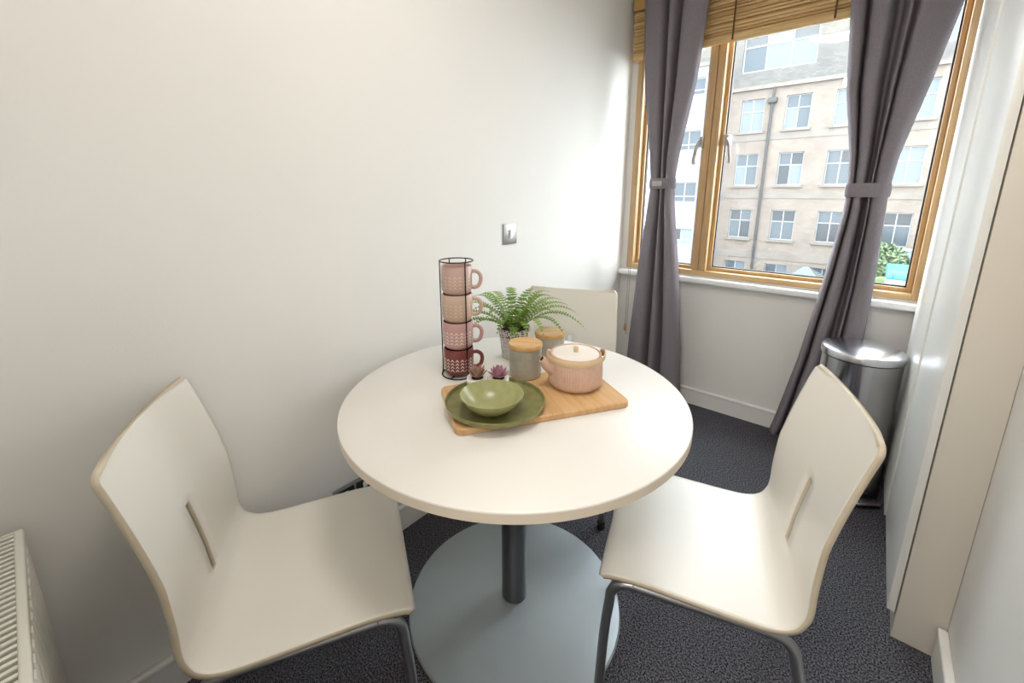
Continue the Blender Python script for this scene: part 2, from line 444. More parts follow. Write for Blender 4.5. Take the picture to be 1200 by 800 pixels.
place(ch, 0.186, -2.502, 0.48, 0.877, 'white plywood shell chair between the radiator and the table')
place(ch2, 1.280, -1.468, -0.948, -0.317, 'white plywood shell chair between the table and the cupboard')
place(ch3, 0.213, -0.93, 0.418, -0.908, 'white plywood shell chair in the corner near the window')

# ================================================================== LIGHT SWITCH, SOCKET
sw = thing('light_switch', (0, -1.142, 1.112), label='brushed steel light switch on the long white wall', cat='switch')
MB().box((0, -0.046, -0.046), (0.006, 0.046, 0.046), 0.0025, 2).build('face_plate', 'switch_steel', sw)
MB().box((0.005, -0.006, -0.020), (0.013, 0.011, 0.020), 0.003, 2, T(ry=R_(5))).build('rocker', 'white_plastic', sw)
so = thing('wall_socket', (0, -1.975, 0.272), label='steel double wall socket low behind the table', cat='socket')
MB().box((0, -0.078, -0.045), (0.007, 0.078, 0.045), 0.0025, 2).build('face_plate', 'switch_steel', so)
for s in (-1, 1):
    MB().box((0.0065, s * 0.036 - 0.032, -0.036), (0.0095, s * 0.036 + 0.032, 0.034), 0.001, 1).build('insert', 'black_plastic', so)
    MB().box((0.009, s * 0.036 - 0.008, 0.004), (0.014, s * 0.036 + 0.008, 0.026), 0.002, 2).build('rocker', 'white_plastic', so)

# ================================================================== RADIATOR (on the wall behind the left chair)
RX0, RX1, RY0, RY1, RZ0, RZ1 = 0.03, 0.74, -2.79, -2.688, 0.13, 0.632
rad = thing('radiator', ((RX0 + RX1) / 2, -2.74, 0), label='white panel radiator with a slotted top grille', cat='radiator')
RL = Vector(((RX0 + RX1) / 2, -2.74, 0))
def rpart(name, lo, hi, m, bev=0.0015, parent=None):
    return MB().box(tuple(Vector(lo) - RL), tuple(Vector(hi) - RL), bev, 2).build(name, m, parent or rad)
b = MB()
b.box(tuple(Vector((RX0, RY1 - 0.010, RZ0)) - RL), tuple(Vector((RX1, RY1 - 0.003, RZ1 - 0.012)) - RL), 0.003)
nfl = 20
for i in range(nfl):
    x = RX0 + 0.03 + (RX1 - RX0 - 0.06) * i / (nfl - 1)
    b.box(tuple(Vector((x - 0.011, RY1 - 0.006, RZ0 + 0.03)) - RL), tuple(Vector((x + 0.011, RY1, RZ1 - 0.035)) - RL), 0.0028, 2)
b.build('front_panel', 'radiator', rad)
rpart('back_panel', (RX0, RY0, RZ0), (RX1, RY0 + 0.010, RZ1 - 0.012), 'radiator', 0.003)
rpart('shaded_fin_core', (RX0 + 0.02, RY0 + 0.012, RZ0 + 0.02), (RX1 - 0.02, RY1 - 0.014, RZ1 - 0.03), 'radiator_shade', 0)  # core coloured near black to paint the shade between the grille slats
for x in (RX0, RX1 - 0.004): rpart('end_panel', (x, RY0 + 0.002, RZ0 + 0.01), (x + 0.004, RY1 - 0.002, RZ1), 'radiator')
gr = thing('top_grille', (0, 0, 0)); gr.parent = rad
b = MB()
b.box(tuple(Vector((RX0, RY1 - 0.014, RZ1 - 0.014)) - RL), tuple(Vector((RX1, RY1, RZ1)) - RL), 0.004, 3)
b.box(tuple(Vector((RX0, RY0, RZ1 - 0.014)) - RL), tuple(Vector((RX1, RY0 + 0.014, RZ1)) - RL), 0.004, 3)
b.build('grille_frame', 'radiator', gr)
mesh0 = None
nsl = 46
for i in range(nsl):
    x = RX0 + 0.010 + (RX1 - RX0 - 0.02) * i / (nsl - 1)
    if mesh0 is None:
        s0 = MB().box((-0.0034, RY0 + 0.013 - RL.y, RZ1 - 0.012), (0.0034, RY1 - 0.013 - RL.y, RZ1 - 0.002), 0.0012, 1).build('slat', 'radiator', gr); mesh0 = s0
    else:
        s0 = mesh0.copy(); col.objects.link(s0)
    s0.location = (x - RL.x, 0, 0)
for x in (RX0 + 0.10, RX1 - 0.10):
    rpart('bracket', (x - 0.015, -2.829, 0.30), (x + 0.015, RY0 + 0.002, 0.56), 'radiator')

# ================================================================== PEDAL BIN
pb = thing('pedal_bin', (1.293, -0.328, 0), label='brushed steel pedal bin in the corner by the cupboard', cat='bin')
MB().lathe([(0, 0.03), (0.138, 0.03), (0.139, 0.035), (0.139, 0.612), (0.136, 0.614)], 72).build('body', 'bin_steel', pb)
MB().lathe([(0, 0.0), (0.136, 0.0), (0.143, 0.006), (0.143, 0.036), (0.138, 0.042), (0, 0.042)], 72).build('base_ring', 'black_plastic', pb)
MB().lathe([(0, 0.610), (0.137, 0.610), (0.137, 0.617), (0, 0.617)], 64).build('seal', 'black_plastic', pb)
MB().lathe([(0.140, 0.616), (0.145, 0.618), (0.145, 0.640), (0.141, 0.647), (0.12, 0.654), (0.07, 0.660), (0, 0.662)], 72).build('lid', 'bin_lid', pb)
MB().box((-0.02, 0.136, 0.585), (0.02, 0.155, 0.645), 0.004).build('hinge', 'black_plastic', pb)
b = MB(); b.box((-0.05, -0.185, 0.014), (0.05, -0.135, 0.03), 0.007, 3, T(rz=R_(38))); b.build('pedal', 'bin_lid', pb)
b = MB(); b.box((-0.06, -0.17, 0.0), (0.06, -0.12, 0.013), 0.003, 2, T(rz=R_(38))); b.build('pedal_guard', 'black_plastic', pb)

# ================================================================== CURTAINS
def curtain(name, tl, tr, yc, label, tie_z, clasp=False, lean=0.0, fold=()):
    root = thing(name, ((interp(tl, 0.1) + interp(tr, 0.1)) / 2, yc, 0.0), label=label, cat='curtain', group='grey curtains tied back at the window')
    ox = root.location.x
    nz, nt = 90, 150
    bm = bmesh.new(); grid = []
    z0, z1 = tl[0][0], tl[-1][0]
    fc = [p.y for p in catmull([Vector((a, c, 0)) for a, c in fold], 12)]
    fx = [p.x for p in catmull([Vector((a, c, 0)) for a, c in fold], 12)]
    def pleat(t):
        for k in range(len(fx) - 1):
            if fx[k] <= t <= fx[k + 1]:
                return fc[k] + (fc[k + 1] - fc[k]) * (t - fx[k]) / max(1e-6, fx[k + 1] - fx[k])
        return fc[-1]
    for i in range(nz + 1):
        z = z0 + (z1 - z0) * i / nz
        xl, xr = interp(tl, z), interp(tr, z); wd = xr - xl
        near = math.exp(-((z - tie_z) / 0.10) ** 2)
        amp = 1 - 0.35 * near
        row = []
        for k in range(nt + 1):
            t = k / nt
            tw = min(1, max(0, t + 0.018 * math.sin(2.1 * z + 5 * t) * (1 - near) * math.sin(math.pi * t)))
            y = amp * pleat(tw) + 0.004 * math.sin(9 * t + 3 * z)
            x = xl + wd * t
            row.append(bm.verts.new((x - ox, y, z)))
        grid.append(row)
    for i in range(nz):
        for k in range(nt): bm.faces.new((grid[i][k], grid[i][k + 1], grid[i + 1][k + 1], grid[i + 1][k]))
    m = MB(); m.bm.free(); m.bm = bm
    fb = m.build('fabric', 'curtain', root, ang=80)
    sd = fb.modifiers.new('thickness', 'SOLIDIFY'); sd.thickness = 0.003; sd.offset = 0
    # tie band
    xl, xr = interp(tl, tie_z) - ox, interp(tr, tie_z) - ox
    cx, hw = (xl + xr) / 2, (xr - xl) / 2 + 0.006
    b = MB(); loop = []
    for k in range(40):
        a = 2 * math.pi * k / 40; c, s = math.cos(a), math.sin(a)
        loop.append((cx + hw * math.copysign(abs(c) ** 0.7, c), 0.036 * math.copysign(abs(s) ** 0.7, s), tie_z + lean * c * hw))
    b.tube(loop, 0.03, 8, loop=True, flat=(1.0, 0.10), up=(0, 0, 1))
    tb = b.build('tie_band', 'curtain', root, ang=70)
    if clasp:
        b = MB(); b.box((cx - 0.045, -0.048, tie_z - 0.014), (cx + 0.012, -0.038, tie_z + 0.014), 0.004)
        b.lathe([(0.007, -0.004), (0.012, -0.004), (0.012, 0.004), (0.007, 0.004)], 20, T(cx - 0.005, -0.046, tie_z, rx=R_(90)), closed=True)
        b.build('clasp', 'clasp', tb)
    return root
curtain('curtain', [(0.03, 0.13), (0.4, 0.144), (0.92, 0.178), (1.2, 0.212), (1.345, 0.222), (1.5, 0.205), (1.87, 0.145), (2.33, 0.11), (2.40, 0.105)],
        [(0.03, 0.498), (0.4, 0.474), (0.92, 0.413), (1.2, 0.370), (1.345, 0.353), (1.5, 0.368), (1.87, 0.428), (2.24, 0.455), (2.40, 0.468)], -0.122,
        'grey curtain with a metal clasp on its tie band', 1.345, True, fold=[(0, 0.0), (0.07, -0.03), (0.25, -0.038), (0.33, -0.02), (0.39, 0.045), (0.44, -0.02), (0.49, -0.035), (0.54, -0.02), (0.60, 0.045), (0.66, -0.02), (0.74, -0.042), (0.88, -0.045), (0.97, -0.03), (1, 0.0)])
curtain('curtain', [(0.035, 0.975), (0.1, 0.99), (0.48, 1.055), (0.9, 1.106), (1.2, 1.135), (1.305, 1.138), (1.45, 1.125), (1.73, 1.075), (2.08, 1.042), (2.40, 1.02)],
        [(0.035, 1.30), (0.1, 1.295), (0.48, 1.29), (0.9, 1.29), (1.2, 1.282), (1.305, 1.279), (1.45, 1.292), (1.73, 1.345), (2.0, 1.39), (2.40, 1.435)], -0.124,
        'grey curtain hanging beside the cupboard, tied without a clasp', 1.305, False, fold=[(0, 0.01), (0.04, -0.02), (0.09, -0.03), (0.13, -0.015), (0.16, 0.04), (0.20, -0.02), (0.26, -0.038), (0.35, -0.035), (0.40, 0.0), (0.44, 0.045), (0.50, 0.045), (0.545, -0.01), (0.58, -0.03), (0.615, 0.015), (0.66, -0.025), (0.75, -0.042), (0.88, -0.046), (0.97, -0.03), (1, 0.0)])
pole = thing('curtain_pole', (0.75, -0.115, 2.43), label='dark metal curtain pole above the window', cat='curtain pole')
MB().tube([(-0.66, 0, 0), (0.66, 0, 0)], 0.012, 14).build('rod', 'wire', pole)
for x in (-0.62, 0.62):
    MB().box((x - 0.012, -0.006, -0.012), (x + 0.012, 0.114, 0.012), 0.003).build('bracket', 'wire', pole)

# ================================================================== BLIND
bl = thing('wooden_blind', (0.74, -0.03, 2.05), label='wooden slatted blind pulled up above the window', cat='blind')
BX0, BX1 = 0.015 - 0.74, 1.435 - 0.74
MB().box((BX0, -0.030, 0.262), (BX1, 0.022, 0.338), 0.003).build('headrail', 'headrail_wood', bl)
ns = 17; base = {}
for i in range(ns):
    z = 0.030 + i * (0.232 / ns)
    ph_ = (i % 4)
    y = -0.004 - 0.0055 * ph_
    key = i % 3
    nm = 'blind_wood_dark' if key == 1 else 'blind_wood'
    if key not in base:
        s0 = MB().box((BX0 + 0.004, -0.003, 0.0), (BX1 - 0.004, 0.003, 0.0125), 0.0012, 1).build('slat', nm, bl); base[key] = s0
    else:
        s0 = base[key].copy(); col.objects.link(s0)
    s0.location = (0, y, z); s0.rotation_euler = (R_(-12), 0, 0)
MB().box((BX0 + 0.002, -0.012, 0.0), (BX1 - 0.002, 0.004, 0.030), 0.003).build('bottom_rail', 'blind_wood', bl)
MB().box((BX0 + 0.006, 0.006, 0.02), (BX1 - 0.006, 0.009, 0.27)).build('backing', 'blind_wood', bl)
for px_ in (0.565, 0.985, 0.22, 1.30):
    x = px_ - 0.74
    b = MB(); b.box((x - 0.004, -0.028, 0.004), (x + 0.004, -0.0255, 0.262), 0.0008, 1); b.build('ladder_tape', 'blind_tape', bl)
pc = thing('blind_cord', (0.095, -0.075, 0.30), label='thin blind pull cord with wooden acorns by the curtain', cat='cord')
for dx, zb, nm in ((-0.006, 0.10, 0), (0.006, 0.03, 1)):
    MB().tube([(dx, 0, zb + 0.05), (dx + 0.001, 0.004, 0.9), (0, 0.02, 2.01)], 0.0013, 6).build('cord', 'cord', pc)
    MB().lathe([(0, 0), (0.006, 0.002), (0.009, 0.014), (0.0075, 0.032), (0.0045, 0.052), (0, 0.054)], 14, T(dx, 0, zb)).build('acorn', 'board_wood' if nm == 0 else 'white_plastic', pc)

# ================================================================== THINGS ON THE TABLE
# chopping board
BZ = TZ; BH = 0.018
bd = thing('chopping_board', (0.598, -1.737, BZ), R_(58.2), label='oak chopping board under the green plate and teapot', cat='board')
bm = bmesh.new()
lx, ly, rc = 0.237, 0.123, 0.020
def rrect(hx, hy, rr, n=6):
    out = []
    for cx_, cy_, a0 in ((hx - rr, hy - rr, 0), (-hx + rr, hy - rr, 90), (-hx + rr, -hy + rr, 180), (hx - rr, -hy + rr, 270)):
        for k in range(n + 1):
            a = R_(a0 + 90 * k / n); out.append((cx_ + rr * math.cos(a), cy_ + rr * math.sin(a)))
    return out
def slab(outline_fn, levels):
    bm = bmesh.new(); rings = []
    for ins, z in levels:
        rings.append([bm.verts.new((x, y, z)) for x, y in outline_fn(ins)])
    n = len(rings[0])
    for A, B in zip(rings, rings[1:]):
        for i in range(n): bm.faces.new((A[i], A[(i + 1) % n], B[(i + 1) % n], B[i]))
    bm.faces.new(rings[0][::-1]); bm.faces.new(rings[-1])
    bmesh.ops.recalc_face_normals(bm, faces=bm.faces)
    m = MB(); m.bm.free(); m.bm = bm
    return m
bm.free()
slab(lambda i: rrect(lx - i, ly - i, rc - i), [(0.003, 0), (0, 0.003), (0, BH - 0.003), (0.003, BH)]).build('slab', 'board_wood', bd)
ZB = BZ + BH
# plate
PX, PY = 0.563, -1.851
pl = thing('plate', (PX, PY, ZB), label='large green glazed plate with a raised rim', cat='plate')
MB().lathe([(0, 0), (0.110, 0), (0.122, 0.002), (0.129, 0.008), (0.1315, 0.019), (0.1305, 0.0202), (0.128, 0.0195), (0.125, 0.0105), (0.118, 0.0065), (0, 0.006)], 96).build('dish', 'green_glaze', pl)
# bowl
bw = thing('bowl', (0.584, -1.886, ZB + 0.0064), label='small green glazed bowl standing on the green plate', cat='bowl')
MB().lathe([(0, 0.0), (0.034, 0.0), (0.046, 0.006), (0.066, 0.024), (0.079, 0.044), (0.0805, 0.047), (0.079, 0.0475), (0.0765, 0.045), (0.064, 0.028), (0.042, 0.010), (0.03, 0.0065), (0, 0.006)], 96).build('dish', 'green_glaze_light', bw)
# jars
def jar(name, loc, label, rz):
    j = thing(name, loc, rz, label=label, cat='jar', group='grey storage jars with wooden lids')
    MB().lathe([(0, 0), (0.044, 0), (0.048, 0.004), (0.0495, 0.09), (0.047, 0.092), (0, 0.092)], 64).build('body', 'jar_grey', j)
    MB().lathe([(0, 0.092), (0.0505, 0.092), (0.0515, 0.094), (0.0515, 0.102), (0.050, 0.105), (0, 0.1055)], 64).build('lid', 'lid_wood', j)
jar('storage_jar', (0.505, -1.652, ZB), 'grey jar with a wooden lid between the teapot and the succulents', 0.5)
jar('storage_jar', (0.470, -1.475, TZ), 'grey jar with a wooden lid standing behind the teapot under fern fronds', 0.9)
# teapot
tp = thing('teapot', (0.656, -1.609, ZB), label='pink ribbed teapot with a folded-down strap handle', cat='teapot')
def ribs(a, j, z):
    return 1 + (0.009 * math.cos(64 * a) if 0.014 < z < 0.080 else 0)
MB().lathe([(0, 0), (0.060, 0), (0.067, 0.003), (0.0755, 0.012), (0.077, 0.017), (0.077, 0.03), (0.0768, 0.045), (0.0765, 0.06), (0.0755, 0.078), (0.0735, 0.083), (0.0735, 0.096), (0.0715, 0.099), (0.069, 0.099), (0.068, 0.094), (0, 0.094)], 256, rfun=ribs).build('body', 'teapot_pink', tp)
b = MB(); b.lathe([(0, 0.0945), (0.066, 0.0945), (0.0665, 0.097), (0.064, 0.0985), (0.03, 0.0995), (0, 0.0998)], 64); ld = b.build('lid', 'teapot_lid', tp)
b = MB(); b.box((-0.007, -0.004, 0.098), (0.007, 0.004, 0.117), 0.0025, 2, T(rz=0.5)); b.build('knob', 'leather', ld)
sp = catmull([Vector(p) for p in ((-0.045, 0, 0.046), (-0.068, 0, 0.054), (-0.084, 0, 0.066), (-0.094, 0, 0.078), (-0.101, 0, 0.086))], 5)
n = len(sp)
SA = math.atan2(0.65, 0.76) + 0.20
b = MB(); b.tube([Matrix.Rotation(SA, 3, 'Z') @ p for p in sp], [0.028 - 0.0175 * (i / (n - 1)) ** 0.6 for i in range(n)], 16); spo = b.build('spout', 'teapot_pink', tp, ang=60)
e = Matrix.Rotation(SA, 3, 'Z') @ sp[-1]
b = MB(); b.lathe([(0, 0), (0.0075, 0)], 14, T(e.x, e.y, e.z) @ Matrix.Rotation(SA, 4, 'Z') @ Matrix.Rotation(R_(-50), 4, 'Y') @ Matrix.Translation((0, 0, 0.0008))); b.build('spout_hole_shade', 'soil', spo)  # flat dark disc, painted shade for the inside of the spout mouth
# strap handle lying round the rim: half loop between two lugs
HA = math.atan2(0.14, 0.99) + R_(33)
b = MB(); arc = []
for k in range(41):
    a = -math.pi * 1.04 + math.pi * 1.08 * k / 40
    arc.append(Matrix.Rotation(HA, 3, 'Z') @ Vector((0.082 * math.cos(a), 0.092 * math.sin(a), 0.096 + 0.004 * math.cos(a))))
b.tube(arc, 0.0085, 10, flat=(1.0, 0.24), up=(0, 0, 1)); b.build('strap_handle', 'leather', tp, ang=70)
for sg in (-1, 1):
    b = MB(); p = Matrix.Rotation(HA, 3, 'Z') @ Vector((sg * 0.0765, 0.004, 0.096))
    b.box((-0.005, -0.007, -0.009), (0.005, 0.007, 0.010), 0.003, 2, T(p.x, p.y, p.z, HA)); b.build('lug', 'leather_dark' if sg > 0 else 'teapot_pink', tp)
# mugs in a rack
SX, SY = 0.312, -1.748
rk = thing('mug_rack', (SX, SY, TZ), label='black wire rack holding the stacked mugs', cat='rack')
MH, MR = 0.0865, 0.0465
b = MB(); RR = 0.0505
b.tube([(RR * math.cos(a), RR * math.sin(a), 4 * MH + 0.018) for a in [2 * math.pi * k / 40 for k in range(40)]], 0.0019, 8, loop=True); b.build('top_ring', 'wire', rk)
b = MB(); b.tube([(0.054 * math.cos(a), 0.054 * math.sin(a), 0.0022) for a in [2 * math.pi * k / 40 for k in range(40)]], 0.0021, 8, loop=True); b.build('base_ring', 'wire', rk)
b = MB()
for a in (0.3, 0.3 + math.pi / 2): b.tube([(0.05 * math.cos(a), 0.05 * math.sin(a), 0.0022), (-0.05 * math.cos(a), -0.05 * math.sin(a), 0.0022)], 0.0019, 8)
b.build('base_cross', 'wire', rk)
vd = math.atan2(CAM.y - SY, CAM.x - SX)          # towards the camera side
hd = vd + R_(88)                                  # the handles point to the right of that
for a in (vd - R_(80), vd + R_(30), vd + R_(145), vd - R_(155)):
    c, s = math.cos(a), math.sin(a)
    MB().tube([(0.054 * c, 0.054 * s, 0.0022), (0.052 * c, 0.052 * s, 0.012), (RR * c, RR * s, 0.03), (RR * c, RR * s, 4 * MH + 0.018)], 0.0018, 8).build('upright', 'wire', rk)
names = ['dark burgundy mug with cream chevrons, bottom of the stack', 'rose pink mug resting on the burgundy mug', 'beige pink mug below the topmost mug in the rack', 'pale pink mug at the top of the rack']
def mug(i):
    mm = ['mug_d', 'mug_c', 'mug_b', 'mug_a'][i]
    m = thing('mug', (SX, SY, TZ + 0.0045 + i * MH), hd, label=names[i], cat='mug', group='stacked chevron mugs')
    MB().lathe([(0, 0), (0.036, 0), (0.040, 0.003), (0.0445, 0.010), (MR, 0.018), (MR, MH - 0.002), (MR - 0.001, MH - 0.0005), (MR - 0.003, MH - 0.001), (MR - 0.0035, MH - 0.006), (0.041, 0.012), (0, 0.008)], 64).build('cup', mm, m)
    hp = [(MR - 0.003, 0, 0.066), (MR + 0.012, 0, 0.067), (MR + 0.024, 0, 0.058), (MR + 0.027, 0, 0.042), (MR + 0.021, 0, 0.024), (MR + 0.008, 0, 0.017), (MR - 0.003, 0, 0.019)]
    MB().tube(catmull([Vector(p) for p in hp], 5), 0.0052, 10, flat=(0.8, 1.2), up=(0, 1, 0)).build('handle', mm, m, ang=70)
    b = MB(); r2 = MR + 0.0005
    def pt(a, z): return (r2 * math.cos(a), r2 * math.sin(a), z)
    n = 19; da = 2 * math.pi / n
    for q in range(n):
        a0 = q * da
        if abs((a0 + math.pi) % (2 * math.pi) - math.pi) < 0.22: continue
        for row in range(4):
            z = 0.0235 + row * 0.0105; d = da * 0.37; th = 0.0040; dp = 0.0056
            b.quad(pt(a0 - d, z - dp), pt(a0, z), pt(a0, z + th), pt(a0 - d, z - dp + th * 0.6)); b.quad(pt(a0, z), pt(a0 + d, z - dp), pt(a0 + d, z - dp + th * 0.6), pt(a0, z + th))
    b.build('chevron_print', 'print' if i in (0, 1) else 'print_b', m, False)
for i in range(4): mug(i)

# fern
FX, FY = 0.352, -1.522
fr = thing('potted_fern', (FX, FY, TZ), label='green fern in a white pot with a lacy rim', cat='plant')
pt_ = MB().lathe([(0, 0), (0.042, 0), (0.044, 0.003), (0.0525, 0.078)], 64).build('pot', 'pot_body', fr)
MB().lathe([(0.0525, 0.078), (0.056, 0.106), (0.0555, 0.109), (0.053, 0.108), (0.050, 0.085)], 64).build('lace_rim', 'lace_rim', pt_)
MB().lathe([(0, 0.096), (0.0515, 0.094)], 40).build('soil', 'soil', pt_)
def frond(az, length, rise, droop, m):
    b = bmesh.new(); N = max(12, int(length / 0.0092))
    pts = []
    for k in range(N + 1):
        t = k / N
        rr = 0.008 + length * (t * 0.95) ** 1.05
        z = 0.095 + rise * math.sin(t * math.pi * 0.60) - droop * t ** 2.4
        pts.append(Vector((rr, 0.02 * math.sin(3 * t + az) * t, z)))
    M = Matrix.Rotation(az, 3, 'Z')
    mb = MB(); mb.bm.free(); mb.bm = b
    for k in range(2, N + 1):
        p = pts[k]; t = k / N
        tn = (pts[min(k + 1, N)] - pts[k - 1]).normalized()
        side = Vector((0, 1, 0)); up = tn.cross(side) * -1
        ln = 0.027 * math.sin(math.pi * min(1, 0.15 + 0.83 * t)) ** 0.7 * (0.85 + 0.3 * rnd.random()) * (0.55 + length * 1.4)
        wd = 0.0033
        for sg in (-1, 1):
            dirv = (side * sg + tn * 0.16 + up * 0.10).normalized()
            a = p - tn * wd; c = p + tn * wd
            mid = p + dirv * ln * 0.55; tip = p + dirv * ln - up * ln * 0.18
            q = [a, mid - tn * wd * 1.1, tip, mid + tn * wd * 1.1, c]
            vs = [b.verts.new(M @ v) for v in q]
            b.faces.new(vs)
    o_ = mb.build('frond', m, fr, smooth=False)
    MB().tube([M @ p for p in pts[::2]], [0.0016 - 0.0010 * i / len(pts[::2]) for i in range(len(pts[::2]))], 6).build('stem', 'fern_stem', o_)
# camera-side directions: az measured in world
right = math.atan2(0.65, 0.76)      # picture right
for i, (da_, ln, rise, dr) in enumerate([(-14, 0.25, 0.105, 0.075), (-2, 0.22, 0.105, 0.035), (12, 0.20, 0.105, 0.02), (-32, 0.19, 0.09, 0.065), (30, 0.20, 0.11, 0.02), (50, 0.18, 0.11, 0.01), (75, 0.17, 0.11, 0.01),
        (100, 0.17, 0.12, 0.0), (125, 0.18, 0.115, 0.01), (145, 0.19, 0.11, 0.01), (163, 0.20, 0.10, 0.02), (178, 0.22, 0.085, 0.04), (192, 0.235, 0.075, 0.065), (201, 0.17, 0.07, 0.04), (232, 0.115, 0.07, 0.04),
        (262, 0.13, 0.06, 0.09), (-75, 0.10, 0.07, 0.05), (-52, 0.14, 0.085, 0.06), (20, 0.13, 0.12, 0.0), (155, 0.14, 0.12, 0.0), (270, 0.08, 0.10, 0.01), (60, 0.12, 0.13, 0.0), (5, 0.15, 0.09, 0.03), (185, 0.15, 0.10, 0.02), (215, 0.12, 0.10, 0.02), (-40, 0.11, 0.11, 0.02), (40, 0.15, 0.125, 0.0), (110, 0.12, 0.13, 0.0), (170, 0.12, 0.13, 0.0), (-20, 0.14, 0.12, 0.02), (240, 0.09, 0.09, 0.02), (-60, 0.09, 0.10, 0.01)]):
    frond(right + R_(da_), ln, rise, dr, 'fern' if i % 3 else 'fern_dark')

# succulents
def succulent(loc, label, rings, m, rz):
    s = thing('potted_succulent', loc, rz, label=label, cat='plant', group='small succulents in white pots')
    p = slab(lambda i: rrect(0.029 - i, 0.029 - i, 0.016 - min(i, 0.006)), [(0.009, 0), (0.007, 0.003), (0, 0.036), (0.0012, 0.038), (0.0035, 0.0385), (0.012, 0.037)]).build('pot', 'white_ceramic', s, ang=50)
    MB().lathe([(0, 0.0385), (0.0165, 0.0378)], 24).build('soil', 'soil', p)
    base = {}
    for ri, (n, ln, wdt, tilt, z) in enumerate(rings):
        b = bmesh.new(); rows = []
        K = 6
        for k in range(K + 1):
            t = k / K
            ww = wdt * math.sin(math.pi * min(1, 0.22 + 0.78 * t)) ** 0.8
            if k == K: ww = 0.0002
            th = 0.0028 * (1 - 0.7 * t)
            c = Vector((ln * t, 0, 0.006 * t * t))
            rows.append([b.verts.new(c + Vector(v)) for v in ((0, -ww, 0.0015), (0, 0, -th), (0, ww, 0.0015), (0, 0, th * 0.3))])
        for A, B in zip(rows, rows[1:]):
            for q in range(4): b.faces.new((A[q], A[(q + 1) % 4], B[(q + 1) % 4], B[q]))
        bmesh.ops.recalc_face_normals(b, faces=b.faces)
        mb = MB(); mb.bm.free(); mb.bm = b
        o0 = mb.build('leaf', m, s, ang=80)
        for q in range(n):
            o1 = o0 if q == 0 else o0.copy()
            if q: col.objects.link(o1)
            a = 2 * math.pi * (q + 0.5 * (ri % 2)) / n + rnd.uniform(-0.12, 0.12)
            o1.location = (0.003 * math.cos(a), 0.003 * math.sin(a), z)
            o1.rotation_euler = (0, R_(-tilt + rnd.uniform(-6, 6)), a)
    return s
dv = Vector((0.78, 0.63, 0))
c0 = Vector((0.499, -1.811, ZB + 0.0064))
succulent(c0 - dv * 0.0295, 'reddish open succulent in a white pot beside the mugs', [(8, 0.031, 0.0085, 30, 0.039), (7, 0.035, 0.0085, 46, 0.039), (6, 0.034, 0.008, 60, 0.037), (4, 0.030, 0.0065, 78, 0.038)], 'succulent_red', math.atan2(0.63, 0.78))
succulent(c0 + dv * 0.0295, 'mauve dense rosette succulent in a white pot beside the jar', [(10, 0.031, 0.0085, 24, 0.039), (9, 0.033, 0.008, 48, 0.039), (8, 0.032, 0.0075, 62, 0.040), (6, 0.030, 0.0065, 78, 0.040)], 'succulent_mauve', math.atan2(0.63, 0.78))

# ================================================================== FILL LAMPS (unseen, added to brighten the room)
def lamp(loc, power, label, size):
    l = thing('added_fill_lamp', loc, label=label, cat='lamp')
    MB().lathe([(0, 0), (size * 0.55, 0), (size * 0.55, -0.025), (size * 0.5, -0.03), (0, -0.03)], 48).build('housing', 'fill_lamp_body', l)
    ld = bpy.data.lights.new('fill_light', 'AREA'); ld.shape = 'DISK'; ld.size = size; ld.energy = power; ld.color = (1.0, 0.95, 0.89)
    lo = bpy.data.objects.new('fill_light', ld); col.objects.link(lo); lo.parent = l; lo.location = (0, 0, -0.034)
lamp((0.85, -1.95, ZC), FILL_NOOK, 'unseen round fill lamp added above the table nook', 0.5)
lamp((0.9, -4.0, ZC), FILL_HALL, 'unseen round fill lamp added in the hall', 0.6)

# ================================================================== OUTSIDE
K = 2.2
FYD = CAM.y + 14.6 * K
def F(x, z): return (CAM.x + K * (x - CAM.x), CAM.z + K * (z - CAM.z))
GZ = -6.2
ground = MB().box((-40, 0.6, GZ - 0.2), (40, 60, GZ)).build('ground', 'asphalt'); tag(ground, kind='structure')
bb = thing('brick_building', (F(0, 0)[0], FYD, GZ), label='pale brick building with white windows across the street', cat='building')
BL = Vector((F(0, 0)[0], FYD, GZ))
def bpart(name, lo, hi, m, parent=None, bev=0):
    return MB().box(tuple(Vector(lo) - BL), tuple(Vector(hi) - BL), bev).build(name, m, parent or bb)
rows = [(3.03, 3.92), (1.5, 2.40), (-0.07, 0.79), (-1.62, -0.79)]
cols = [-5.3, -4.2, -3.1, -1.97, -0.845, 0.28, 1.63, 2.78]
z_a, z_b, z_c = F(0, 4.22)[1], F(0, 6.9)[1], GZ
bx0, bx1 = F(-6.2, 0)[0], F(3.6, 0)[0]
# wall with real openings: piers, lintel strips
hw = 0.30
xs = []
for c in cols: xs += [F(c - hw, 0)[0], F(c + hw, 0)[0]]
zs = []
for a, c in rows[::-1]: zs += [F(0, a)[1], F(0, c)[1]]
b = MB()
ex = [bx0] + xs + [bx1]
for i in range(0, len(ex), 2): b.box(tuple(Vector((ex[i], FYD, GZ)) - BL), tuple(Vector((ex[i + 1], FYD + 0.6, z_a)) - BL))
ez = [GZ] + zs + [z_a]
for i in range(0, len(ez), 2):
    for k in range(1, len(ex) - 1, 2):
        b.box(tuple(Vector((ex[k], FYD, ez[i])) - BL), tuple(Vector((ex[k + 1], FYD + 0.6, ez[i + 1])) - BL))
b.build('brick_wall', 'brick_tan', bb, False)
tops = [(-5.6, -3.8), (-2.38, -0.58), (0.85, 2.65)]
tz0, tz1 = F(0, 4.66)[1], F(0, 5.62)[1]
b = MB(); ex = [bx0] + [F(q, 0)[0] for t_ in tops for q in t_] + [bx1]
for i in range(0, len(ex), 2): b.box(tuple(Vector((ex[i], FYD, z_a)) - BL), tuple(Vector((ex[i + 1], FYD + 0.6, z_b)) - BL))
